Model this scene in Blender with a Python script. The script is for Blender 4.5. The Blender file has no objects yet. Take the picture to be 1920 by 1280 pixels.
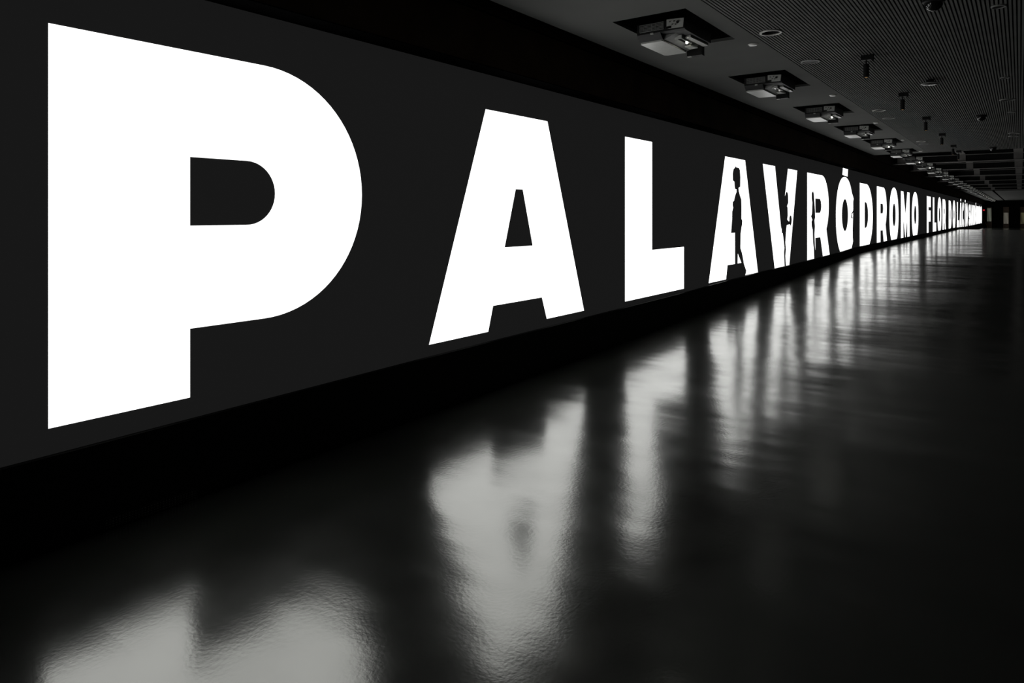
import bpy, bmesh, math, random
from math import sin, cos, pi, radians

random.seed(7)
scene = bpy.context.scene
COL = scene.collection

# ------------------------------------------------------------------ camera / light / exposure
H = 1.6                      # eye height above the near floor
D = 3.81                     # distance from the lens to the screen wall
YAW = math.atan(953 / 1280)
cam_data = bpy.data.cameras.new('camera')
cam_data.sensor_width = 36
cam_data.lens = 24.0
cam_data.shift_y = -(640 - 402) / 1920
cam_data.clip_end = 400
cam = bpy.data.objects.new('camera', cam_data)
COL.objects.link(cam)
cam.location = (0, 0, H)
cam.rotation_euler = (pi / 2, 0, YAW)
scene.camera = cam

world = bpy.data.worlds.new('world')
scene.world = world
world.use_nodes = True
world.node_tree.nodes['Background'].inputs[0].default_value = (0, 0, 0, 1)
world.node_tree.nodes['Background'].inputs[1].default_value = 0

scene.view_settings.view_transform = 'Standard'
scene.view_settings.look = 'None'
scene.view_settings.exposure = 0.0
scene.view_settings.gamma = 1.0
scene.view_settings.use_curve_mapping = False
scene.cycles.max_bounces = 4
scene.cycles.use_adaptive_sampling = True
scene.cycles.adaptive_threshold = 0.04
scene.cycles.sample_clamp_indirect = 4.0
scene.cycles.use_denoising = True

LETTER_LIGHT = 1.95          # radiance of the projected white
BLACK_LEVEL = 0.0084         # radiance of the projected black


# ------------------------------------------------------------------ materials
def mat(name, color, rough=0.6, metal=0.0, spec=0.5, noise=0.0, nscale=6.0, emit=None, estr=0.0, bump=0.0, bscale=40.0):
    m = bpy.data.materials.new(name)
    m.use_nodes = True
    nt = m.node_tree
    b = nt.nodes['Principled BSDF']
    b.inputs['Base Color'].default_value = (*color, 1)
    b.inputs['Roughness'].default_value = rough
    b.inputs['Metallic'].default_value = metal
    b.inputs['Specular IOR Level'].default_value = spec
    if emit:
        b.inputs['Emission Color'].default_value = (*emit, 1)
        b.inputs['Emission Strength'].default_value = estr
    tc = nt.nodes.new('ShaderNodeTexCoord')
    if noise > 0:
        n = nt.nodes.new('ShaderNodeTexNoise')
        n.inputs['Scale'].default_value = nscale
        n.inputs['Detail'].default_value = 4
        r = nt.nodes.new('ShaderNodeValToRGB')
        r.color_ramp.elements[0].position = 0.3
        r.color_ramp.elements[1].position = 0.7
        r.color_ramp.elements[0].color = (*[c * (1 - noise) for c in color], 1)
        r.color_ramp.elements[1].color = (*[min(1, c * (1 + noise)) for c in color], 1)
        nt.links.new(tc.outputs['Object'], n.inputs['Vector'])
        nt.links.new(n.outputs['Fac'], r.inputs['Fac'])
        nt.links.new(r.outputs['Color'], b.inputs['Base Color'])
    if bump > 0:
        n2 = nt.nodes.new('ShaderNodeTexNoise')
        n2.inputs['Scale'].default_value = bscale
        bp = nt.nodes.new('ShaderNodeBump')
        bp.inputs['Strength'].default_value = bump
        bp.inputs['Distance'].default_value = 0.01
        nt.links.new(tc.outputs['Object'], n2.inputs['Vector'])
        nt.links.new(n2.outputs['Fac'], bp.inputs['Height'])
        nt.links.new(bp.outputs['Normal'], b.inputs['Normal'])
    return m


def floor_material():
    m = bpy.data.materials.new('polished_dark_floor')
    m.use_nodes = True
    nt = m.node_tree
    L = nt.links
    b = nt.nodes['Principled BSDF']
    geo = nt.nodes.new('ShaderNodeNewGeometry')
    # mottled dark green-black resin colour
    n = nt.nodes.new('ShaderNodeTexNoise')
    n.inputs['Scale'].default_value = 1.3
    n.inputs['Detail'].default_value = 6
    r = nt.nodes.new('ShaderNodeValToRGB')
    r.color_ramp.elements[0].position = 0.3
    r.color_ramp.elements[1].position = 0.72
    r.color_ramp.elements[0].color = (0.011, 0.012, 0.0105, 1)
    r.color_ramp.elements[1].color = (0.020, 0.0215, 0.019, 1)
    L.new(geo.outputs['Position'], n.inputs['Vector'])
    L.new(n.outputs['Fac'], r.inputs['Fac'])
    L.new(r.outputs['Color'], b.inputs['Base Color'])
    # gloss worn unevenly
    n3 = nt.nodes.new('ShaderNodeTexNoise')
    n3.inputs['Scale'].default_value = 3.0
    n3.inputs['Detail'].default_value = 8
    mr = nt.nodes.new('ShaderNodeMapRange')
    mr.inputs['From Min'].default_value = 0.3
    mr.inputs['From Max'].default_value = 0.7
    mr.inputs['To Min'].default_value = 0.15
    mr.inputs['To Max'].default_value = 0.19
    L.new(geo.outputs['Position'], n3.inputs['Vector'])
    L.new(n3.outputs['Fac'], mr.inputs['Value'])
    L.new(mr.outputs['Result'], b.inputs['Roughness'])
    b.inputs['IOR'].default_value = 2.2
    b.inputs['Specular Tint'].default_value = (0.985, 1.0, 0.94, 1)
    # fine trowel relief + slow waves across the hall
    n4 = nt.nodes.new('ShaderNodeTexNoise')
    n4.inputs['Scale'].default_value = 55
    n4.inputs['Detail'].default_value = 5
    L.new(geo.outputs['Position'], n4.inputs['Vector'])
    bp1 = nt.nodes.new('ShaderNodeBump')
    bp1.inputs['Strength'].default_value = 0.035
    bp1.inputs['Distance'].default_value = 0.01
    L.new(n4.outputs['Fac'], bp1.inputs['Height'])
    mp = nt.nodes.new('ShaderNodeMapping')
    mp.inputs['Scale'].default_value = (0.35, 0.9, 1)
    n5 = nt.nodes.new('ShaderNodeTexNoise')
    n5.inputs['Scale'].default_value = 1.0
    n5.inputs['Detail'].default_value = 3
    L.new(geo.outputs['Position'], mp.inputs['Vector'])
    L.new(mp.outputs['Vector'], n5.inputs['Vector'])
    bp2 = nt.nodes.new('ShaderNodeBump')
    bp2.inputs['Strength'].default_value = 1.0
    bp2.inputs['Distance'].default_value = 0.017
    L.new(n5.outputs['Fac'], bp2.inputs['Height'])
    L.new(bp1.outputs['Normal'], bp2.inputs['Normal'])
    mp2 = nt.nodes.new('ShaderNodeMapping')
    mp2.inputs['Scale'].default_value = (0.14, 0.5, 1)
    n6 = nt.nodes.new('ShaderNodeTexNoise')
    n6.inputs['Scale'].default_value = 1.0
    n6.inputs['Detail'].default_value = 1
    L.new(geo.outputs['Position'], mp2.inputs['Vector'])
    L.new(mp2.outputs['Vector'], n6.inputs['Vector'])
    bp3 = nt.nodes.new('ShaderNodeBump')
    bp3.inputs['Strength'].default_value = 1.0
    bp3.inputs['Distance'].default_value = 0.035
    L.new(n6.outputs['Fac'], bp3.inputs['Height'])
    L.new(bp2.outputs['Normal'], bp3.inputs['Normal'])
    L.new(bp3.outputs['Normal'], b.inputs['Normal'])
    return m


M = {}
M['floor'] = floor_material()
M['letter'] = mat('projected_white', (0.8, 0.8, 0.8), 0.9, spec=0.0, emit=(1, 1, 0.985), estr=LETTER_LIGHT)
M['screen'] = mat('projected_black', (0.03, 0.03, 0.031), 0.9, spec=0.1, emit=(1, 1, 1), estr=BLACK_LEVEL)
M['wall_black'] = mat('black_paint', (0.003, 0.003, 0.003), 1.0, spec=0.0, noise=0.2)
M['wall_brown'] = mat('dark_brown_veneer', (0.06, 0.035, 0.021), 0.6, spec=0.1, noise=0.35, nscale=2.0)
M['plinth'] = mat('black_plinth_paint', (0.005, 0.005, 0.005), 0.6, spec=0.2, noise=0.2)
M['ceiling'] = mat('grey_ceiling_board', (0.128, 0.131, 0.124), 0.85, spec=0.2, noise=0.08, nscale=1.2)
M['slat'] = mat('grey_slat', (0.155, 0.158, 0.152), 0.75, spec=0.2, noise=0.1, nscale=3)
M['black'] = mat('black_void', (0.004, 0.004, 0.004), 0.9, spec=0.05, noise=0.2)
M['black_metal'] = mat('black_powder_coat', (0.008, 0.008, 0.008), 0.5, spec=0.3, noise=0.2, nscale=30)
M['beam'] = mat('dark_beam_paint', (0.010, 0.010, 0.010), 0.8, spec=0.1, noise=0.2)
M['flange'] = mat('grey_beam_flange', (0.20, 0.193, 0.187), 0.7, spec=0.2, noise=0.15)
M['plank'] = mat('grey_soffit_plank', (0.195, 0.187, 0.18), 0.8, spec=0.2, noise=0.15)
M['proj_body'] = mat('projector_charcoal', (0.02, 0.0205, 0.0205), 0.5, spec=0.3, noise=0.1, nscale=20)
M['proj_light'] = mat('projector_light_grey', (0.66, 0.67, 0.635), 0.3, spec=0.6, noise=0.06, nscale=15)
M['proj_mid'] = mat('projector_mid_grey', (0.28, 0.285, 0.275), 0.5, spec=0.3, noise=0.08, nscale=15)
M['proj_glass'] = mat('projector_window_glass', (0.02, 0.02, 0.02), 0.08, spec=0.6, noise=0.1)
M['lens_flare'] = mat('projector_lens_flare', (1, 1, 1), 0.3, emit=(1, 0.97, 0.86), estr=14)
M['lens_far'] = mat('projector_lens_far', (1, 1, 1), 0.3, emit=(1, 0.98, 0.92), estr=4)
M['lens_dim'] = mat('projector_lens_side', (0.5, 0.5, 0.5), 0.1, emit=(1, 0.97, 0.9), estr=0.35)
M['steel'] = mat('brushed_ring', (0.55, 0.55, 0.52), 0.45, metal=0.3, noise=0.08, nscale=30)
M['white_disc'] = mat('white_plastic', (0.82, 0.82, 0.78), 0.3, spec=0.6, noise=0.03)
M['dome'] = mat('smoked_dome', (0.01, 0.01, 0.01), 0.12, spec=0.6, noise=0.1)
M['spot_glow'] = mat('warm_lamp', (0.8, 0.5, 0.2), 0.4, emit=(1, 0.55, 0.2), estr=0.22)
M['red_led'] = mat('red_sign_light', (0.5, 0.02, 0.03), 0.5, emit=(1, 0.03, 0.06), estr=0.6)
M['brass'] = mat('brass_rail', (0.35, 0.2, 0.08), 0.35, metal=0.8, noise=0.1)
M['door_wood'] = mat('brown_door_wood', (0.05, 0.028, 0.015), 0.5, spec=0.3, noise=0.3, nscale=5)


def glow_pane_material(name, col_a, col_b, strength, scale):
    """door glazing, its dim light and vertical streaks put into the emission colour"""
    m = bpy.data.materials.new(name)
    m.use_nodes = True
    nt = m.node_tree
    b = nt.nodes['Principled BSDF']
    b.inputs['Roughness'].default_value = 0.4
    b.inputs['Base Color'].default_value = (0.05, 0.05, 0.045, 1)
    tc = nt.nodes.new('ShaderNodeTexCoord')
    mp = nt.nodes.new('ShaderNodeMapping')
    mp.inputs['Scale'].default_value = (scale, 1, 0.5)
    n = nt.nodes.new('ShaderNodeTexNoise')
    n.inputs['Scale'].default_value = 1.0
    n.inputs['Detail'].default_value = 3
    r = nt.nodes.new('ShaderNodeValToRGB')
    r.color_ramp.elements[0].position = 0.35
    r.color_ramp.elements[1].position = 0.68
    r.color_ramp.elements[0].color = (*col_a, 1)
    r.color_ramp.elements[1].color = (*col_b, 1)
    nt.links.new(tc.outputs['Object'], mp.inputs['Vector'])
    nt.links.new(mp.outputs['Vector'], n.inputs['Vector'])
    nt.links.new(n.outputs['Fac'], r.inputs['Fac'])
    nt.links.new(r.outputs['Color'], b.inputs['Emission Color'])
    b.inputs['Emission Strength'].default_value = strength
    return m


M['pane_green'] = glow_pane_material('glow_pane_green', (0.04, 0.045, 0.035), (0.16, 0.17, 0.13), 0.75, 9)
M['pane_beige'] = glow_pane_material('glow_pane_beige', (0.06, 0.055, 0.045), (0.14, 0.13, 0.105), 0.75, 7)
M['pane_olive'] = glow_pane_material('glow_pane_olive', (0.02, 0.017, 0.008), (0.10, 0.09, 0.04), 0.75, 5)


for q in ('lens_flare', 'lens_dim', 'lens_far', 'spot_glow', 'screen', 'red_led'):
    M[q].cycles.emission_sampling = 'NONE'      # too faint or too small to be worth sampling as lamps


# ------------------------------------------------------------------ mesh helpers
def add_box(bm, x0, x1, y0, y1, z0, z1):
    v = [bm.verts.new(p) for p in ((x0, y0, z0), (x1, y0, z0), (x1, y1, z0), (x0, y1, z0),
                                   (x0, y0, z1), (x1, y0, z1), (x1, y1, z1), (x0, y1, z1))]
    for f in ((0, 3, 2, 1), (4, 5, 6, 7), (0, 1, 5, 4), (1, 2, 6, 5), (2, 3, 7, 6), (3, 0, 4, 7)):
        bm.faces.new([v[i] for i in f])


def add_prism(bm, pts, axis, a0, a1):
    """closed 2-D outline pts extruded along an axis from a0 to a1"""
    def P(p, a):
        if axis == 'x':
            return (a, p[0], p[1])
        if axis == 'y':
            return (p[0], a, p[1])
        return (p[0], p[1], a)
    A = [bm.verts.new(P(p, a0)) for p in pts]
    B = [bm.verts.new(P(p, a1)) for p in pts]
    n = len(pts)
    bm.faces.new(A)
    bm.faces.new(B[::-1])
    for i in range(n):
        bm.faces.new((A[i], B[i], B[(i + 1) % n], A[(i + 1) % n]))


def add_lathe(bm, prof, n=28, c=(0, 0, 0)):
    """profile of (r, z) turned round the vertical axis at c"""
    rings = []
    for r, z in prof:
        if r < 1e-6:
            rings.append([bm.verts.new((c[0], c[1], c[2] + z))])
        else:
            rings.append([bm.verts.new((c[0] + r * cos(2 * pi * i / n), c[1] + r * sin(2 * pi * i / n), c[2] + z)) for i in range(n)])
    for a, b in zip(rings, rings[1:]):
        for i in range(n):
            j = (i + 1) % n
            if len(a) == 1 and len(b) == 1:
                continue
            if len(a) == 1:
                bm.faces.new((a[0], b[i], b[j]))
            elif len(b) == 1:
                bm.faces.new((a[i], a[j], b[0]))
            else:
                bm.faces.new((a[i], a[j], b[j], b[i]))


def add_rod(bm, p, q, r, n=10):
    import mathutils
    p = mathutils.Vector(p)
    q = mathutils.Vector(q)
    d = (q - p).normalized()
    u = d.orthogonal().normalized()
    w = d.cross(u)
    A = [bm.verts.new(p + r * (cos(2 * pi * i / n) * u + sin(2 * pi * i / n) * w)) for i in range(n)]
    B = [bm.verts.new(q + r * (cos(2 * pi * i / n) * u + sin(2 * pi * i / n) * w)) for i in range(n)]
    bm.faces.new(A[::-1])
    bm.faces.new(B)
    for i in range(n):
        j = (i + 1) % n
        bm.faces.new((A[i], A[j], B[j], B[i]))


def finish(name, bm, material, parent=None, bevel=0.0, smooth=False, kind=None, label=None):
    if bevel > 0:
        bmesh.ops.bevel(bm, geom=list(bm.edges), offset=bevel, segments=2, affect='EDGES', profile=0.6)
    bmesh.ops.recalc_face_normals(bm, faces=bm.faces)
    me = bpy.data.meshes.new(name)
    bm.to_mesh(me)
    bm.free()
    me.materials.append(material)
    if smooth:
        for p in me.polygons:
            p.use_smooth = True
    o = bpy.data.objects.new(name, me)
    COL.objects.link(o)
    if parent:
        o.parent = parent
    if kind:
        o['kind'] = kind
    if label:
        o['label'] = label
    return o


def box(name, dims, material, parent=None, bevel=0.0, **k):
    bm = bmesh.new()
    add_box(bm, *dims)
    return finish(name, bm, material, parent, bevel, **k)


def empty(name, loc=(0, 0, 0)):
    o = bpy.data.objects.new(name, None)
    o.empty_display_size = 0.1
    o.location = loc
    COL.objects.link(o)
    return o


def tag(o, label=None, cat=None, group=None, kind=None):
    if label:
        o['label'] = label
    if cat:
        o['category'] = cat
    if group:
        o['group'] = group
    if kind:
        o['kind'] = kind
    return o


def copy_tree(o, parent=None):
    c = o.copy()
    COL.objects.link(c)
    c.parent = parent
    for ch in list(o.children):
        copy_tree(ch, c)
    return c


# ------------------------------------------------------------------ the hall
YB, YF = -4.0, 105.0          # back and far walls
XR = 6.0                      # right wall
HC = H + 1.756                # ceiling height above the near floor
Y_MID0, Y_MID1 = 22.6, 62.0   # stretch where the ceiling is open to its beams


def lerp_table(t, x):
    if x <= t[0][0]:
        return t[0][1]
    for (a, b), (c, d) in zip(t, t[1:]):
        if x <= c:
            return b + (d - b) * (x - a) / (c - a)
    return t[-1][1]


# the floor is level, climbs a gentle ramp, runs level and comes down again
FLOOR = [(-4, -0.035), (1.2, -0.035), (3.5, 0.0), (6, 0.05), (22.0, 0.47), (61.5, 0.47), (64, 0.42), (80, -0.04), (110, -0.05)]
bm = bmesh.new()
ys = sorted(set([YB + i * 0.5 for i in range(int((YF - YB) / 0.5) + 1)] + [y for y, _ in FLOOR if YB < y < YF] + [YF]))
prev = None
for y in ys:
    z = lerp_table(FLOOR, y)
    row = [bm.verts.new((x, y, z)) for x in (-D - 0.05, -D / 2, 0, XR / 2, XR + 0.05)]
    if prev:
        for i in range(4):
            bm.faces.new((prev[i], prev[i + 1], row[i + 1], row[i]))
    prev = row
# body of the slab
res = bmesh.ops.extrude_face_region(bm, geom=list(bm.faces))
for v in [g for g in res['geom'] if isinstance(g, bmesh.types.BMVert)]:
    v.co.z -= 0.3
floor = finish('floor', bm, M['floor'], kind='structure')

# left wall behind and above the screen: black below, brown veneer band above with a dark joint
box('wall_left', (-D - 0.33, -D - 0.08, YB, YF, -0.35, 4.3), M['wall_black'], kind='structure')
# fascia standing proud above the screen: a black carcass faced with dark veneer boards, a joint between their two rows
fascia = empty('trim_1', (-D, 0, H + 1.249))
fascia['kind'] = 'structure'
FP = 0.20
box('carcass', (-0.05, FP - .012, YB, YF, 0.008, 1.4), M['wall_black'], fascia)
box('blackout_strip', (-0.05, FP + .002, YB, YF, 0, 0.008), M['wall_black'], fascia)  # added black lip that keeps the letters' light off the veneer's bottom edge
for i in range(28):
    y0 = YB + i * 4.0
    y1 = min(YF, y0 + 3.992)
    if y0 >= YF:
        break
    box('veneer_board', (FP - .012, FP, y0, y1, 0.008, 0.442), M['wall_brown'], fascia)
    box('veneer_board', (FP - .012, FP, y0, y1, 0.462, 1.2), M['wall_brown'], fascia)
box('wall_right', (XR, XR + 0.3, YB, YF, -0.35, 4.3), M['wall_black'], kind='structure')
box('wall_back', (-D - 0.3, XR + 0.3, YB - 0.3, YB, -0.35, 4.3), M['wall_black'], kind='structure')

# black plinth that rises with the ramp and cuts off the foot of the picture
PL = [(-4, .2505), (1.1, .2505), (3.85, .2425), (9.5, .2325), (10.1, .2290), (12.6, .2215), (14.7, .2200), (16.2, .2165), (18.4, .2115),
      (19.9, .2075), (21.3, .2000), (22.4, .1990), (54, .1985), (60, .2020), (66, .2110), (75, .2250), (105, .2280)]
KD = D / cos(YAW)
bm = bmesh.new()
top = [(y, H - s * KD * (D - 0.03) / D) for y, s in PL]
add_prism(bm, top + [(105, -0.4), (-4, -0.4)], 'x', -D - 0.05, -D + 0.03)
finish('baseboard_left', bm, M['plinth'], kind='structure')

# ------------------------------------------------------------------ ceiling
ceiling = empty('ceiling', (0, 0, HC))
ceiling['kind'] = 'structure'
P_Y0, P_STEP = 6.10, 3.07            # first projector and spacing along the hall
X_EDGE0, X_EDGE1 = -3.49, -2.10      # plain board strip
HX0, HX1 = -2.99, -2.29              # projector openings
holes = [(P_Y0 + k * P_STEP - 0.55, P_Y0 + k * P_STEP + 0.72) for k in range(6)]


def board(name, x0, x1, y0, y1, z0=0.0, z1=0.03, material='ceiling'):
    return box(name, (x0, x1, y0, y1, z0, z1), M[material], ceiling)


bm = bmesh.new()
edges = [YB] + [e for h in holes for e in h] + [Y_MID0]
add_box(bm, X_EDGE0, HX0, YB, Y_MID0, 0, 0.03)
add_box(bm, HX1, X_EDGE1, YB, Y_MID0, 0, 0.03)
for i in range(0, len(edges), 2):
    add_box(bm, HX0, HX1, edges[i], edges[i + 1], 0, 0.03)
finish('ceiling_board', bm, M['ceiling'], ceiling)
for y0, y1 in holes:
    bm = bmesh.new()
    for d in ((HX0 - .02, HX0, y0, y1, .03, .62), (HX1, HX1 + .02, y0, y1, .03, .62), (HX0, HX1, y0 - .02, y0, .03, .62),
              (HX0, HX1, y1, y1 + .02, .03, .62), (HX0, HX1, y0, y1, .60, .62)):
        add_box(bm, *d)
    finish('opening_liner', bm, M['black'], ceiling)

# fixtures let into the slatted field: (x, y, outer radius, kind)
RINGS = [(-1.93, 6.77, .105, 'open'), (-1.93, 8.32, .105, 'lens'), (-1.91, 12.93, .105, 'open'), (-1.925, 14.08, .105, 'lens'),
         (-1.91, 19.04, .105, 'open'), (-1.93, 19.75, .105, 'lens'),
         (-.178, 6.62, .075, 'lens'), (-.148, 7.07, .055, 'lens'), (-.16, 10.8, .055, 'lens'), (-.157, 12.9, .105, 'lens'),
         (-.12, 14.5, .055, 'lens'), (-.105, 18.3, .105, 'lens'), (-.12, 19.0, .105, 'lens')]

PITCH, SLAT_W, SLAT_H = 0.030, 0.018, 0.028


def slat_boxes(bm, x0, x1):
    cuts = []
    for fx, fy, r, k in RINGS:
        dx = max(0, max(fx - x1, x0 - fx))
        if dx < r * 0.93:
            half = math.sqrt((r * 0.93) ** 2 - dx * dx)
            cuts.append((fy - half, fy + half))
    cuts.sort()
    y = YB
    for a, b in cuts:
        if a > y:
            add_box(bm, x0, x1, y, a, 0, SLAT_H)
        y = max(y, b)
    add_box(bm, x0, x1, y, Y_MID0, 0, SLAT_H)


x = X_EDGE1 + 0.012
rest = bmesh.new()
while x < XR - 0.03:
    if x < 0.75:
        bm = bmesh.new()
        slat_boxes(bm, x, x + SLAT_W)
        finish('slat', bm, M['slat'], ceiling)
    else:
        slat_boxes(rest, x, x + SLAT_W)
    x += PITCH
finish('slat_field', rest, M['slat'], ceiling, kind='stuff')
board('slat_backing', X_EDGE1, XR, YB, Y_MID0, 0.16, 0.18, 'black')

# open stretch: dark cross beams with lit flanges, grey soffit planks between them, black void above
BEAMS = [27.3, 31.8, 37.3, 43.0, 48.6, 54.2, 59.6]
PLANKS = [(-3.46, -3.16), (-1.68, -1.46), (-.17, .07), (1.35, 1.6), (2.9, 3.15), (4.4, 4.65)]
for y in BEAMS:
    b = box('beam', (X_EDGE0 - 0.1, XR, y, y + 0.16, 0.02, 0.75), M['beam'], ceiling)
    box('lower_flange', (X_EDGE0 - 0.1, XR, y - 0.05, y + 0.21, 0.0, 0.02), M['flange'], b)
    box('upper_lip', (X_EDGE0 - 0.1, XR, y - 0.06, y, 0.225, 0.245), M['flange'], b)
    for px0, px1 in PLANKS:
        box('face_plate', (px0, px1, y - 0.012, y, 0.03, 0.225), M['plank'], b)
spans = [Y_MID0 + 0.25] + BEAMS + [Y_MID1]
for a, b_ in zip(spans, spans[1:]):
    for px0, px1 in PLANKS:
        box('soffit_plank', (px0, px1, a + 0.1, b_ - 0.06, 0.245, 0.275), M['plank'], ceiling)
board('void_lid', X_EDGE0 - 0.1, XR, YB, YF, 0.9, 0.93, 'black')
box('void_end', (X_EDGE1, XR, Y_MID0, Y_MID0 + 0.03, 0, 0.9), M['black'], ceiling)
box('void_end', (X_EDGE0, X_EDGE1, Y_MID0, Y_MID0 + 0.03, 0, 0.62), M['black'], ceiling)
box('void_end', (X_EDGE0, XR, Y_MID1 - 0.03, Y_MID1, 0.03, 0.9), M['black'], ceiling)

# far stretch: plain boards again, with the projector slot and a service slot
bm = bmesh.new()
for x0, x1 in ((X_EDGE0, -2.95), (-2.35, -1.68), (-1.54, XR)):
    add_box(bm, x0, x1, Y_MID1, YF, 0, 0.03)
add_box(bm, -2.95, -2.35, Y_MID1, Y_MID1 + 1.6, 0, 0.03)
finish('ceiling_board', bm, M['ceiling'], ceiling)
board('slot_lining', -2.95, -2.35, Y_MID1 + 1.6, YF, 0.5, 0.52, 'black')
board('slot_lining', -1.68, -1.54, Y_MID1, YF, 0.2, 0.22, 'black')

# ------------------------------------------------------------------ far wall with three glazed doors
wall_far = empty('wall_far', (0, YF, 0))
wall_far['kind'] = 'structure'
DOORS = [(-3.40, -2.88, 'pane_green', .79, -.86), (-1.72, -1.14, 'pane_beige', .22, -1.15), (-.02, .60, 'pane_olive', .22, -1.15)]
FZ = lerp_table(FLOOR, YF)
bm = bmesh.new()
xs = [-D - 0.05] + [e for d in DOORS for e in d[:2]] + [XR]
for i in range(0, len(xs), 2):
    add_box(bm, xs[i], xs[i + 1], 0, 0.25, -0.4, 4.3)
for d in DOORS:
    add_box(bm, d[0], d[1], 0, 0.25, H + .93, 4.3)
finish('wall_body', bm, M['wall_black'], wall_far)
for i, (x0, x1, cm, zt, zb) in enumerate(DOORS):
    d = empty('door_%d' % (i + 1), ((x0 + x1) / 2, YF, FZ))
    d['kind'] = 'structure'
    w = (x1 - x0) / 2
    hh = H + .93 - FZ
    bm = bmesh.new()
    add_box(bm, -w, -w + .05, .02, .22, 0, hh)
    add_box(bm, w - .05, w, .02, .22, 0, hh)
    add_box(bm, -w + .05, w - .05, .02, .22, hh - .05, hh)
    finish('door_frame', bm, M['door_wood'], d)
    box('lower_panel', (-w + .05, w - .05, .10, .14, 0.01, H + zb - FZ), M['door_wood'], d)
    box('upper_panel', (-w + .05, w - .05, .10, .14, H + zt - FZ, hh - .05), M['door_wood'], d)
    box('door_pane', (-w + .05, w - .05, .11, .13, H + zb - FZ, H + zt - FZ), M[cm], d)

# ------------------------------------------------------------------ the projected words on the screen
T, B = H + 0.936, H - 1.047


def arc(cx, cz, rx, rz, a0, a1, n=28):
    return [(cx + rx * cos(radians(a0 + (a1 - a0) * i / n)), cz + rz * sin(radians(a0 + (a1 - a0) * i / n))) for i in range(n + 1)]


def Zr(p):
    return [(x, z + H) for x, z in p]


def g_P():
    return [[(0, B), (.71, B)] + Zr([(.71, -.653)] + arc(1.187, .1415, .7945, .7945, -90, 90, 40)) + [(0, T)],
            Zr([(.71, -.064)] + arc(1.07, .133, .197, .197, -90, 90, 24) + [(.71, .33)])]


def g_A():
    c = 1.215
    return [[(c - 1.215, B), (c - .455, B)] + Zr([(c - .385, -.823), (c + .400, -.823)]) + [(c + .488, B), (c + 1.215, B), (c + .497, T), (c - .490, T)],
            Zr([(c - .213, -.303), (c + .240, -.303), (c + .075, .2385), (c - .041, .2385)])]


def g_L():
    return [[(0, B), (1.79, B), (1.79, H - .4565), (.75, H - .4565), (.75, T), (0, T)]]


def g_V():
    c = 1.21
    return [[(0, T), (.775, T), (c, H - .32), (2 * c - .72, T), (2 * c, T), (c + .58, B), (c - .45, B)]]


def g_R():
    return [[(0, B), (.74, B), (.74, H - .54), (1.25, H - .54), (1.53, B), (2.25, B)] + Zr(arc(1.39, .205, .731, .731, -50, 90, 36)) + [(0, T)],
            Zr([(.74, .037)] + arc(1.17, .2045, .167, .167, -90, 90, 18) + [(.74, .372)])]


def sarc(cx, cz, rx, rz, a0, a1, n=28, e=2.2):
    out = []
    for i in range(n + 1):
        a = radians(a0 + (a1 - a0) * i / n)
        c, q = cos(a), sin(a)
        out.append((cx + rx * math.copysign(abs(c) ** (2 / e), c), cz + rz * math.copysign(abs(q) ** (2 / e), q)))
    return out


def g_O():
    return [Zr(sarc(1.13, -.05, 1.13, 1.063, 0, 360, 72)[:-1]), Zr(arc(1.13, -.015, .41, .433, 0, 360, 48)[:-1])]


def g_D():
    return [[(0, B), (1.08, B)] + Zr(arc(1.08, -.0555, 1.13, .9915, -90, 90, 40)) + [(0, T)],
            Zr([(.78, -.41)] + arc(.96, -.0155, .42, .3945, -90, 90, 24) + [(.78, .379)])]


def g_M():
    return [[(0, B), (.70, B), (.70, H - .12), (1.28, H - .98), (1.34, H - .98), (1.92, H - .12), (1.92, B), (2.62, B), (2.62, T),
             (1.92, T), (1.31, H - .02), (.70, T), (0, T)]]


def g_F():
    return [[(0, B), (.74, B), (.74, H - .37), (1.75, H - .37), (1.75, H + .21), (.74, H + .21), (.74, H + .39), (1.85, H + .39), (1.85, T), (0, T)]]


def g_C():
    return [Zr(arc(1.13, -.05, 1.13, 1.063, 42, 318, 56) + [(1.50, -.38)] + arc(1.13, -.03, .44, .44, 318, 42, 30)[1:-1] + [(1.50, .30)])]


def g_I():
    return [[(0, B), (.75, B), (.75, T), (0, T)]]


def g_S():
    c = arc(.95, .32, .62, .35, 25, 270, 30) + arc(.95, -.40, .62, .37, 90, -155, 30)[1:]
    L, R = [], []
    for i, (x, z) in enumerate(c):
        x0, z0 = c[max(0, i - 1)]
        x1, z1 = c[min(len(c) - 1, i + 1)]
        dx, dz = x1 - x0, z1 - z0
        l = math.hypot(dx, dz) or 1
        L.append((x - dz / l * .28, z + dx / l * .28))
        R.append((x + dz / l * .28, z - dx / l * .28))
    return [Zr(L + R[::-1])]


def g_B():
    return [[(0, B), (1.4, B)] + Zr(arc(1.4, -.52, .72, .527, -90, 60, 24) + arc(1.32, .47, .66, .466, -50, 90, 24)) + [(0, T)],
            Zr([(.74, .28)] + arc(1.2, .41, .16, .13, -90, 90, 12) + [(.74, .54)]),
            Zr([(.74, -.68)] + arc(1.26, -.52, .18, .16, -90, 90, 12) + [(.74, -.36)])]


def g_O_bitten():
    """the accented O whose right side is eaten into by a silhouette"""
    k = 19.115
    right = [(19.80, .50), (21.00, .50), (21.073, .600), (21.244, .741), (21.341, .844), (21.298, .951), (21.287, 1.185), (21.33, 1.429), (21.36, 1.74), (21.36, 1.95), (21.43, 2.05)]
    return [Zr(sarc(1.13, -.05, 1.13, 1.063, 38, 238, 50)) + [(a - k, z) for a, z in right], Zr(arc(1.13, -.015, .41, .433, 0, 360, 48)[:-1])]


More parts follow.
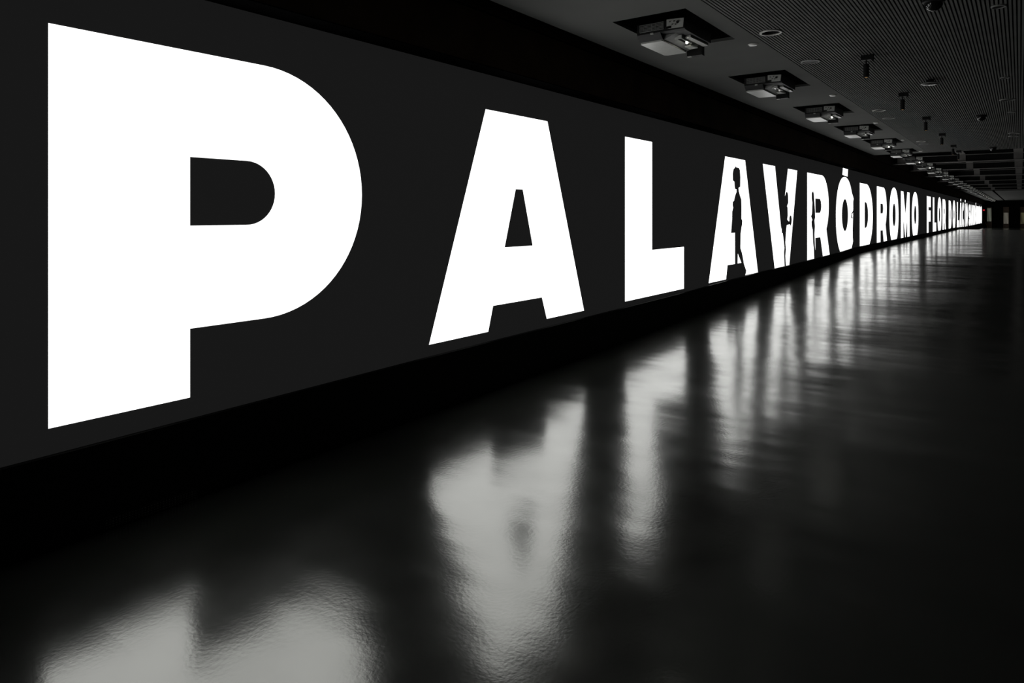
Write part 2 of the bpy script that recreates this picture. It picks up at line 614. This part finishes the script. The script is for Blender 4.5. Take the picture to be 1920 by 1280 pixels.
G = {'P': g_P, 'A': g_A, 'L': g_L, 'V': g_V, 'R': g_R, 'O': g_O, 'D': g_D, 'M': g_M, 'F': g_F, 'C': g_C, 'I': g_I, 'S': g_S, 'B': g_B}
ACCENT_X = {'A': (.86, 1.57), 'O': (.80, 1.50), 'I': (.02, .73)}


def flat_mesh(name, contours, x, material, parent, thick=0.0015, label=None):
    """outlines in (along the wall, height) filled with their holes and set x in front of the wall line"""
    cu = bpy.data.curves.new(name, 'CURVE')
    cu.dimensions = '2D'
    cu.fill_mode = 'BOTH'
    cu.extrude = thick / 2
    for c in contours:
        s = cu.splines.new('POLY')
        s.points.add(len(c) - 1)
        for p, (a, b) in zip(s.points, c):
            p.co = (a, b, 0, 1)
        s.use_cyclic_u = True
    tmp = bpy.data.objects.new(name, cu)
    COL.objects.link(tmp)
    dg = bpy.context.evaluated_depsgraph_get()
    me = bpy.data.meshes.new_from_object(tmp.evaluated_get(dg))
    bpy.data.objects.remove(tmp)
    bpy.data.curves.remove(cu)
    for v in me.vertices:
        a, b, c = v.co
        v.co = (x + c + thick / 2, a, b)
    me.name = name
    me.materials.clear()
    me.materials.append(material)
    o = bpy.data.objects.new(name, me)
    COL.objects.link(o)
    o.parent = parent
    if label:
        o['label'] = label
    return o


SCREEN_END = 102.6
screen = empty('projection_screen', (-D, 0, 0))
tag(screen, 'very long black projection wall lettered in huge glowing white capitals', 'screen')
box('screen_surface', (-0.05, -0.004, YB, SCREEN_END, H - 1.25, H + 1.249), M['screen'], screen)

WORDS = [  # letter, left edge along the wall, accent, width factor
    ('P', 1.324, 0, 1), ('A', 4.005, 0, 1), ('L', 7.40, 0, 1), ('A', 10.15, 0, 1), ('V', 12.88, 0, 1), ('R', 16.16, 0, 1), ('O', 19.115, 1, 1),
    ('D', 22.38, 0, 1), ('R', 25.38, 0, .97), ('O', 28.10, 0, 1), ('M', 31.08, 0, 1), ('O', 34.5, 0, 1.04),
    ('F', 40.5, 0, 1), ('L', 43.45, 0, 1), ('O', 46.1, 0, 1.03), ('R', 49.3, 0, 1), ('D', 53.75, 0, 1), ('O', 57.1, 0, 1.05),
    ('L', 61.1, 0, 1.1), ('A', 63.9, 1, 1), ('C', 66.8, 0, 1), ('I', 70.2, 1, 1.1), ('O', 71.75, 0, 1.05),
    ('S', 75.5, 0, 1.2), ('A', 78.0, 0, .98), ('M', 80.9, 0, 1), ('B', 84.2, 0, 1), ('O', 86.9, 1, 1.05), ('D', 89.8, 0, 1), ('R', 92.3, 0, .98),
    ('O', 94.8, 0, 1), ('M', 97.4, 0, .95), ('O', 100.15, 0, .98)]
WORD_OF = ['the first word'] * 12 + ['the second word'] * 4 + ['the third word'] * 2 + ['the fourth word'] * 5 + ['the last word'] * 10
for (ch, y, acc, w), word in zip(WORDS, WORD_OF):
    cs = [[(y + px * w, pz) for px, pz in c] for c in (g_O_bitten if y == 19.115 else G[ch])()]
    flat_mesh('letter', cs, -0.004, M['letter'], screen, label='projected white capital letter %s in %s' % (ch, word))
    if acc:
        a0, a1 = ACCENT_X[ch]
        flat_mesh('accent_mark', [[(y + a0 * w, H + 1.062), (y + a1 * w - .03, H + 1.042), (y + a1 * w + .02, H + 1.245), (y + a0 * w + .07, H + 1.248)]],
                  -0.004, M['letter'], screen, label='projected white block accent above the letter %s' % ch)

SIL_A = [(11.393, 2.41), (11.411, 2.388), (11.532, 2.387), (11.589, 2.351), (11.612, 2.228), (11.603, 2.071), (11.518, 2.049), (11.532, 1.992), (11.612, 1.9), (11.66, 1.855), (11.674, 1.714), (11.669, 1.526), (11.713, 1.495), (11.698, 1.424), (11.674, 1.385), (11.627, 1.277), (11.617, 1.028), (11.684, 0.955), (11.732, 0.882), (11.804, 0.744), (11.917, 0.634), (11.907, 0.59), (11.863, 0.550), (11.756, 0.550), (11.708, 0.679), (11.66, 0.784), (11.481, 0.945), (11.467, 0.772), (11.343, 0.771), (11.338, 1.314), (11.149, 1.300), (11.198, 1.529), (11.203, 1.65), (11.252, 1.711), (11.225, 1.756), (11.234, 1.809), (11.288, 1.825), (11.356, 1.926), (11.421, 1.981), (11.416, 2.022), (11.343, 2.029), (11.324, 2.062), (11.311, 2.146), (11.238, 2.163), (11.229, 2.272), (11.266, 2.349), (11.334, 2.38)]
SIL_STICK = [(11.722, 1.413), (11.734, 1.413), (11.872, 1.049), (11.862, 1.05)]
SIL_V = [(14.442, 2.058), (14.547, 2.051), (14.584, 1.987), (14.595, 1.842), (14.505, 1.769), (14.547, 1.74), (14.558, 1.581), (14.521, 1.494), (14.627, 1.46), (14.681, 1.464), (14.681, 1.537), (14.745, 1.588), (14.827, 1.566), (14.865, 1.492), (14.827, 1.404), (14.773, 1.364), (14.702, 1.398), (14.479, 1.384), (14.416, 1.208), (14.385, 1.037), (14.416, 0.892), (14.385, 0.764), (14.4, 0.649), (14.426, 0.55), (14.323, 0.55), (14.297, 0.726), (14.281, 0.841), (14.307, 0.925), (14.271, 1.055), (14.184, 1.227), (14.124, 1.236), (14.094, 1.412), (14.22, 1.837)]
SIL_R = [(16.662, 2.138), (16.754, 2.089), (16.79, 1.917), (16.826, 1.849), (16.861, 1.71), (16.883, 1.537), (16.826, 1.468), (16.861, 1.329), (16.826, 1.139), (16.861, 0.878), (16.912, 0.702), (16.897, 0.550), (16.79, 0.550), (16.754, 0.813), (16.683, 0.953), (16.648, 1.246), (16.557, 1.333), (16.529, 1.436), (16.613, 1.478), (16.494, 1.555), (16.578, 1.623), (16.613, 1.88), (16.557, 1.965), (16.557, 2.084)]
SIL_O = [(21.363, 1.717), (21.137, 1.631), (21.073, 1.526), (21.201, 1.479), (21.33, 1.50), (21.21, 1.535), (21.235, 1.61), (21.385, 1.67)]
for pts, lb in ((SIL_A, 'black silhouette of a standing figure inside the second letter A'), (SIL_STICK, 'thin cane line beside the standing silhouette'),
                (SIL_V, 'black silhouette of a figure cutting into the letter V'), (SIL_R, 'narrow black silhouette inside the stem of the letter R'),
                (SIL_O, 'black silhouette nibbling the right edge of the accented O')):
    flat_mesh('silhouette', [pts], -0.0025, M['screen'], screen, label=lb)

# ------------------------------------------------------------------ projectors
ORD = ['first', 'second', 'third', 'fourth', 'fifth', 'sixth', 'seventh', 'eighth', 'ninth', 'tenth', 'eleventh', 'twelfth', 'thirteenth',
       'fourteenth', 'fifteenth', 'sixteenth', 'seventeenth', 'eighteenth']


def make_projector():
    r = empty('projector')
    # body: profile across the throw direction (y, z), chamfered towards the hall's near end
    bm = bmesh.new()
    add_prism(bm, [(-.33, .15), (-.33, .055), (-.315, .035), (-.275, .0), (.30, .0), (.32, .03), (.32, .15)], 'x', -.235, -.005)
    add_prism(bm, [(-.33, .15), (-.33, .055), (-.30, .045), (.31, .045), (.32, .055), (.32, .15)], 'x', -.005, .225)
    finish('body', bm, M['proj_body'], r)
    # broad pale cover under the body
    bm = bmesh.new()
    add_prism(bm, [(-.215, -.272), (-.235, -.25), (-.235, .275), (-.21, .298), (-.02, .298), (-.01, .28), (-.01, -.262), (-.018, -.272)], 'z', -.014, .0)
    finish('bottom_cover', bm, M['proj_light'], r)
    # sloping wedge that falls from the cover into the optical recess
    bm = bmesh.new()
    add_prism(bm, [(-.01, .0), (-.01, .044), (.11, .044)], 'y', -.25, .30)
    finish('recess_slope', bm, M['proj_mid'], r)
    box('recess_window', (.035, .105, -.11, .10, .026, .0435), M['proj_glass'], r)
    bm = bmesh.new()
    add_box(bm, .118, .128, -.15, .09, .012, .044)
    add_box(bm, .06, .128, -.16, -.15, .012, .044)
    finish('window_rim', bm, M['proj_light'], r)
    bm = bmesh.new()
    add_prism(bm, [(.135, -.10), (.19, -.10), (.205, .30), (.15, .315)], 'z', .026, .044)
    finish('side_trim', bm, M['proj_light'], r)
    bm = bmesh.new()
    add_prism(bm, [(.035, .14), (.095, .13), (.12, .25), (.04, .26)], 'z', .004, .016)
    finish('inner_plate', bm, M['proj_light'], r)
    bm = bmesh.new()
    add_box(bm, -.02, .13, .325, .40, -.045, .10)
    cb = finish('connector_box', bm, M['black_metal'], r)
    box('label_strip', (-.018, .02, .327, .36, -.050, -.045), M['proj_light'], cb)
    # intake grille on the face towards the near end
    bm = bmesh.new()
    for i in range(6):
        z = .075 + i * .0125
        add_box(bm, -.205, .03, -.337, -.330, z, z + .0055)
    for i in range(7):
        xx = -.205 + i * .0385
        add_box(bm, xx, xx + (.008 if i == 3 else .0035), -.339, -.330, .075, .143)
    finish('intake_grille', bm, M['proj_mid'], r, kind='stuff')
    bm = bmesh.new()
    add_box(bm, -.10, -.07, -.338, -.325, .046, .058)
    finish('latch', bm, M['proj_light'], r)
    bm = bmesh.new()
    add_prism(bm, [(.06, .072), (.215, .066), (.222, .145), (.06, .155)], 'y', -.338, -.330)
    cp = finish('connector_panel', bm, M['proj_light'], r)
    bm = bmesh.new()
    add_rod(bm, (.165, -.3455, .115), (.165, -.337, .115), .012, 14)
    for xx, zz in ((.085, .125), (.11, .10), (.125, .125), (.14, .095)):
        add_box(bm, xx, xx + .014, -.343, -.337, zz, zz + .007)
    finish('sockets', bm, M['proj_body'], cp, kind='stuff')
    box('socket_block', (.06, .105, -.342, -.336, .071, .09), M['black_metal'], cp)
    bm = bmesh.new()
    add_box(bm, -.16, .16, -.20, .20, .15, .165)
    add_rod(bm, (0, 0, .16), (0, 0, 1.05), .025, 12)
    finish('ceiling_mount', bm, M['black_metal'], r)
    bm = bmesh.new()
    bmesh.ops.create_uvsphere(bm, u_segments=14, v_segments=8, radius=.0125)
    for v in bm.verts:
        v.co += __import__('mathutils').Vector((.108, .012, .012))
    finish('lens', bm, M['lens_dim'], r, smooth=True)
    return r


proto = make_projector()
LENS = {}
lens0 = [ch for ch in proto.children if ch.name.startswith('lens')][0]
for q in ('lens_flare', 'lens_dim', 'lens_far'):
    LENS[q] = lens0.data.copy()
    LENS[q].materials.clear()
    LENS[q].materials.append(M[q])
N_PROJ = 32
FLARED = {0, 2, 4, 6, 7}  # all lenses shine; these get the flare towards the camera as stronger emission
for k in range(N_PROJ):
    o = proto if k == 0 else copy_tree(proto)
    y = P_Y0 + k * P_STEP
    if y > Y_MID1 and y - 0.4 < Y_MID1 + 1.6:
        y = Y_MID1 + 2.05
    o.location = (-2.615, y, H + 1.60)
    grp = 'projectors along the ceiling'
    if k == 0:
        lab = 'nearest and largest grey projector in a ceiling opening, its lens flaring'
    elif k < 6:
        lab = '%s grey projector from the camera, hung in its own ceiling opening' % ORD[k]
    elif k < 18:
        lab = '%s grey projector from the camera, hanging under the dark beams' % ORD[k]
    elif y < Y_MID1:
        lab = 'one of the small distant projectors crowded at the end of the beams'
        grp = 'distant projectors under the last beams'
    else:
        lab = 'tiny far projector showing as a point of light in the far ceiling slot'
        grp = 'far projectors in the ceiling slot'
    tag(o, lab, 'projector', grp)
    lens = [ch for ch in o.children if ch.name.startswith('lens')][0]
    lens.data = LENS['lens_flare' if k in FLARED else 'lens_far' if y > Y_MID1 and k % 2 else 'lens_dim']

# ------------------------------------------------------------------ ceiling fixtures
def ring_fixture(x, y, r, kind, label, group):
    o = empty('recessed_downlight' if kind == 'open' else 'ceiling_speaker', (x, y, HC))
    tag(o, label, 'downlight' if kind == 'open' else 'speaker', group)
    bm = bmesh.new()
    if kind == 'open':
        add_lathe(bm, [(r * .78, .06), (r * .78, -.006), (r * .80, -.010), (r * .97, -.010), (r, -.004), (r, .002), (r * .93, .006), (r * .93, .06)])
        finish('trim_ring', bm, M['steel'], o, smooth=False)
        bm = bmesh.new()
        add_lathe(bm, [(r * .78, .0), (r * .70, .10), (0, .10)])
        finish('reflector', bm, M['black_metal'], o)
        bm = bmesh.new()
        add_lathe(bm, [(0, .07), (r * .34, .07), (r * .38, .095), (0, .095)], 18)
        finish('lamp', bm, M['steel'], o)
    else:
        add_lathe(bm, [(r * .80, -.001), (r * .82, -.010), (r * .96, -.010), (r, -.002), (r * .93, .02)])
        finish('trim_ring', bm, M['proj_mid'], o)
        bm = bmesh.new()
        add_lathe(bm, [(0, -.004), (r * .80, -.004), (r * .93, .02), (0, .02)])
        finish('grille_disc', bm, M['black_metal'], o)
    return o


names = ['nearest', 'nearest', 'second', 'second', 'third', 'third']
for i, (x, y, r, kind) in enumerate(RINGS[:6]):
    if kind == 'open':
        lab = '%s open round downlight with bright ring beside the plain ceiling board' % names[i]
    else:
        lab = '%s closed round ceiling speaker in the slats beside the plain board' % names[i]
    ring_fixture(x, y, r, kind, lab, 'round fittings along the slat edge')
rl = ['dark round ceiling speaker cut by the top edge of the picture', 'small dark speaker disc just below the top right corner',
      'small dark disc in the right-hand slats, third from the near end', 'wide dark disc in the right-hand slats, fourth from the near end',
      'small dark disc in the right-hand slats, fifth from the near end', 'nearer of two wide dark discs close together before the beams',
      'farther of two wide dark discs close together before the beams']
for (x, y, r, kind), lab in zip(RINGS[6:], rl):
    ring_fixture(x, y, r, kind, lab, 'round fittings in the right-hand slats')


def spotlight(x, y, label):
    o = empty('spotlight', (x, y, HC))
    tag(o, label, 'spotlight', 'black spotlights on the slatted ceiling')
    bm = bmesh.new()
    add_box(bm, -.062, .062, -.03, .03, -.055, 0)
    finish('mount_box', bm, M['black_metal'], o, bevel=.003)
    bm = bmesh.new()
    add_prism(bm, [(.035, -.055), (.062, -.055), (.062, -.085)], 'y', -.006, .006)
    finish('bracket', bm, M['black_metal'], o)
    bm = bmesh.new()
    add_rod(bm, (-.012, 0, -.10), (-.012, 0, -.05), .007)
    finish('stem', bm, M['black_metal'], o)
    bm = bmesh.new()
    add_lathe(bm, [(0, -.095), (.026, -.095), (.029, -.10), (.029, -.245), (.025, -.245), (.022, -.225), (0, -.225)], 22, (-.012, 0, 0))
    finish('barrel', bm, M['black_metal'], o, smooth=False)
    bm = bmesh.new()
    add_lathe(bm, [(0, -.2465), (.013, -.244), (.014, -.232), (0, -.23)], 16, (-.012, 0, 0))
    finish('lamp', bm, M['spot_glow'], o)


for i, y in enumerate([8.38, 11.28, 14.3, 17.42, 20.5, 22.35]):
    w = ['nearest', 'second', 'third', 'fourth', 'fifth', 'sixth and farthest'][i]
    spotlight(-1.352, y, '%s black cylinder spotlight hanging from the slatted ceiling' % w)


def dome(x, y, label):
    o = empty('dome_camera', (x, y, HC))
    tag(o, label, 'camera', 'dark domes on the slatted ceiling')
    bm = bmesh.new()
    add_lathe(bm, [(0, 0), (.082, 0), (.082, -.028), (.074, -.036), (0, -.036)])
    finish('base_ring', bm, M['black_metal'], o)
    bm = bmesh.new()
    add_lathe(bm, [(.068 * cos(radians(a)), -.036 - .066 * sin(radians(a))) for a in range(0, 91, 10)])
    finish('dome', bm, M['dome'], o, smooth=True)


dome(-.564, 6.5, 'largest glossy black camera dome at the top edge of the picture')
dome(-.553, 14.65, 'middle black camera dome on the slatted ceiling')
dome(-.57, 21.8, 'farthest black camera dome just before the open beams')

o = empty('smoke_detector', (-.945, 10.4, HC))
tag(o, 'shallow dark saucer-shaped detector held below the slatted ceiling', 'detector')
bm = bmesh.new()
add_lathe(bm, [(0, 0), (.045, 0), (.045, -.03), (0, -.03)])
finish('base', bm, M['black_metal'], o)
bm = bmesh.new()
add_lathe(bm, [(0, -.03), (.07, -.03), (.108, -.042), (.108, -.050), (.085, -.062), (0, -.066)])
finish('saucer', bm, M['dome'], o, smooth=False)
bm = bmesh.new()
add_lathe(bm, [(.100, -.0505), (.110, -.046), (.110, -.052), (.098, -.0575)])
finish('rim', bm, M['proj_mid'], o)

dl = ['nearest', 'second', 'third', 'fourth', 'farthest']
for i in range(5):
    o = empty('ceiling_sensor', (-2.21, 7.13 + 3.74 * i - (0.0 if i < 4 else .2), HC))
    tag(o, '%s small white disc on the plain ceiling board between projectors' % dl[i], 'sensor', 'white discs on the ceiling board')
    bm = bmesh.new()
    add_lathe(bm, [(0, 0), (.046, 0), (.046, -.006), (.038, -.016), (0, -.02)])
    finish('disc', bm, M['white_disc'], o, smooth=False)
    bm = bmesh.new()
    add_lathe(bm, [(.046, 0), (.052, 0), (.052, -.004), (.046, -.006)])
    finish('rim', bm, M['steel'], o)

# ------------------------------------------------------------------ small things
# perforated vent at the foot of the wall, glints on its hole edges made as pale studs
o = empty('floor_vent', (-D + 0.03, 1.56, -0.028))
tag(o, 'low perforated dark vent strip at the foot of the wall below the letter P', 'vent')
box('vent_plate', (0.0, .006, 0, .5, .005, .07), M['black_metal'], o)
bm = bmesh.new()
for i in range(30):
    for j in range(4):
        add_box(bm, .006, .009, .01 + i * .0162, .015 + i * .0162, .012 + j * .013, .016 + j * .013)
finish('edge_glints', bm, M['proj_mid'], o, kind='stuff')

o = empty('emergency_light', (-3.70, YF, H + .55))
tag(o, 'small red light on the dark far wall beside the screen end', 'light')
box('housing', (-.12, .12, -.05, 0, -.10, .10), M['black_metal'], o, bevel=.008)
box('lamp_face', (-.09, .09, -.058, -.05, -.075, .075), M['red_led'], o)

o = empty('handrail', (-3.74, YF - .25, FZ))
tag(o, 'thin brass handrail sloping down in the far left corner', 'handrail')
bm = bmesh.new()
add_rod(bm, (0, 0, H - .52 - FZ), (.42, 0, H - 1.5 - FZ), .02)
finish('rail', bm, M['brass'], o)
bm = bmesh.new()
add_rod(bm, (0, 0, 0), (0, 0, H - .52 - FZ), .018)
finish('post', bm, M['brass'], o)
bm = bmesh.new()
add_rod(bm, (.42, 0, 0), (.42, 0, H - 1.5 - FZ), .018)
finish('post', bm, M['brass'], o)
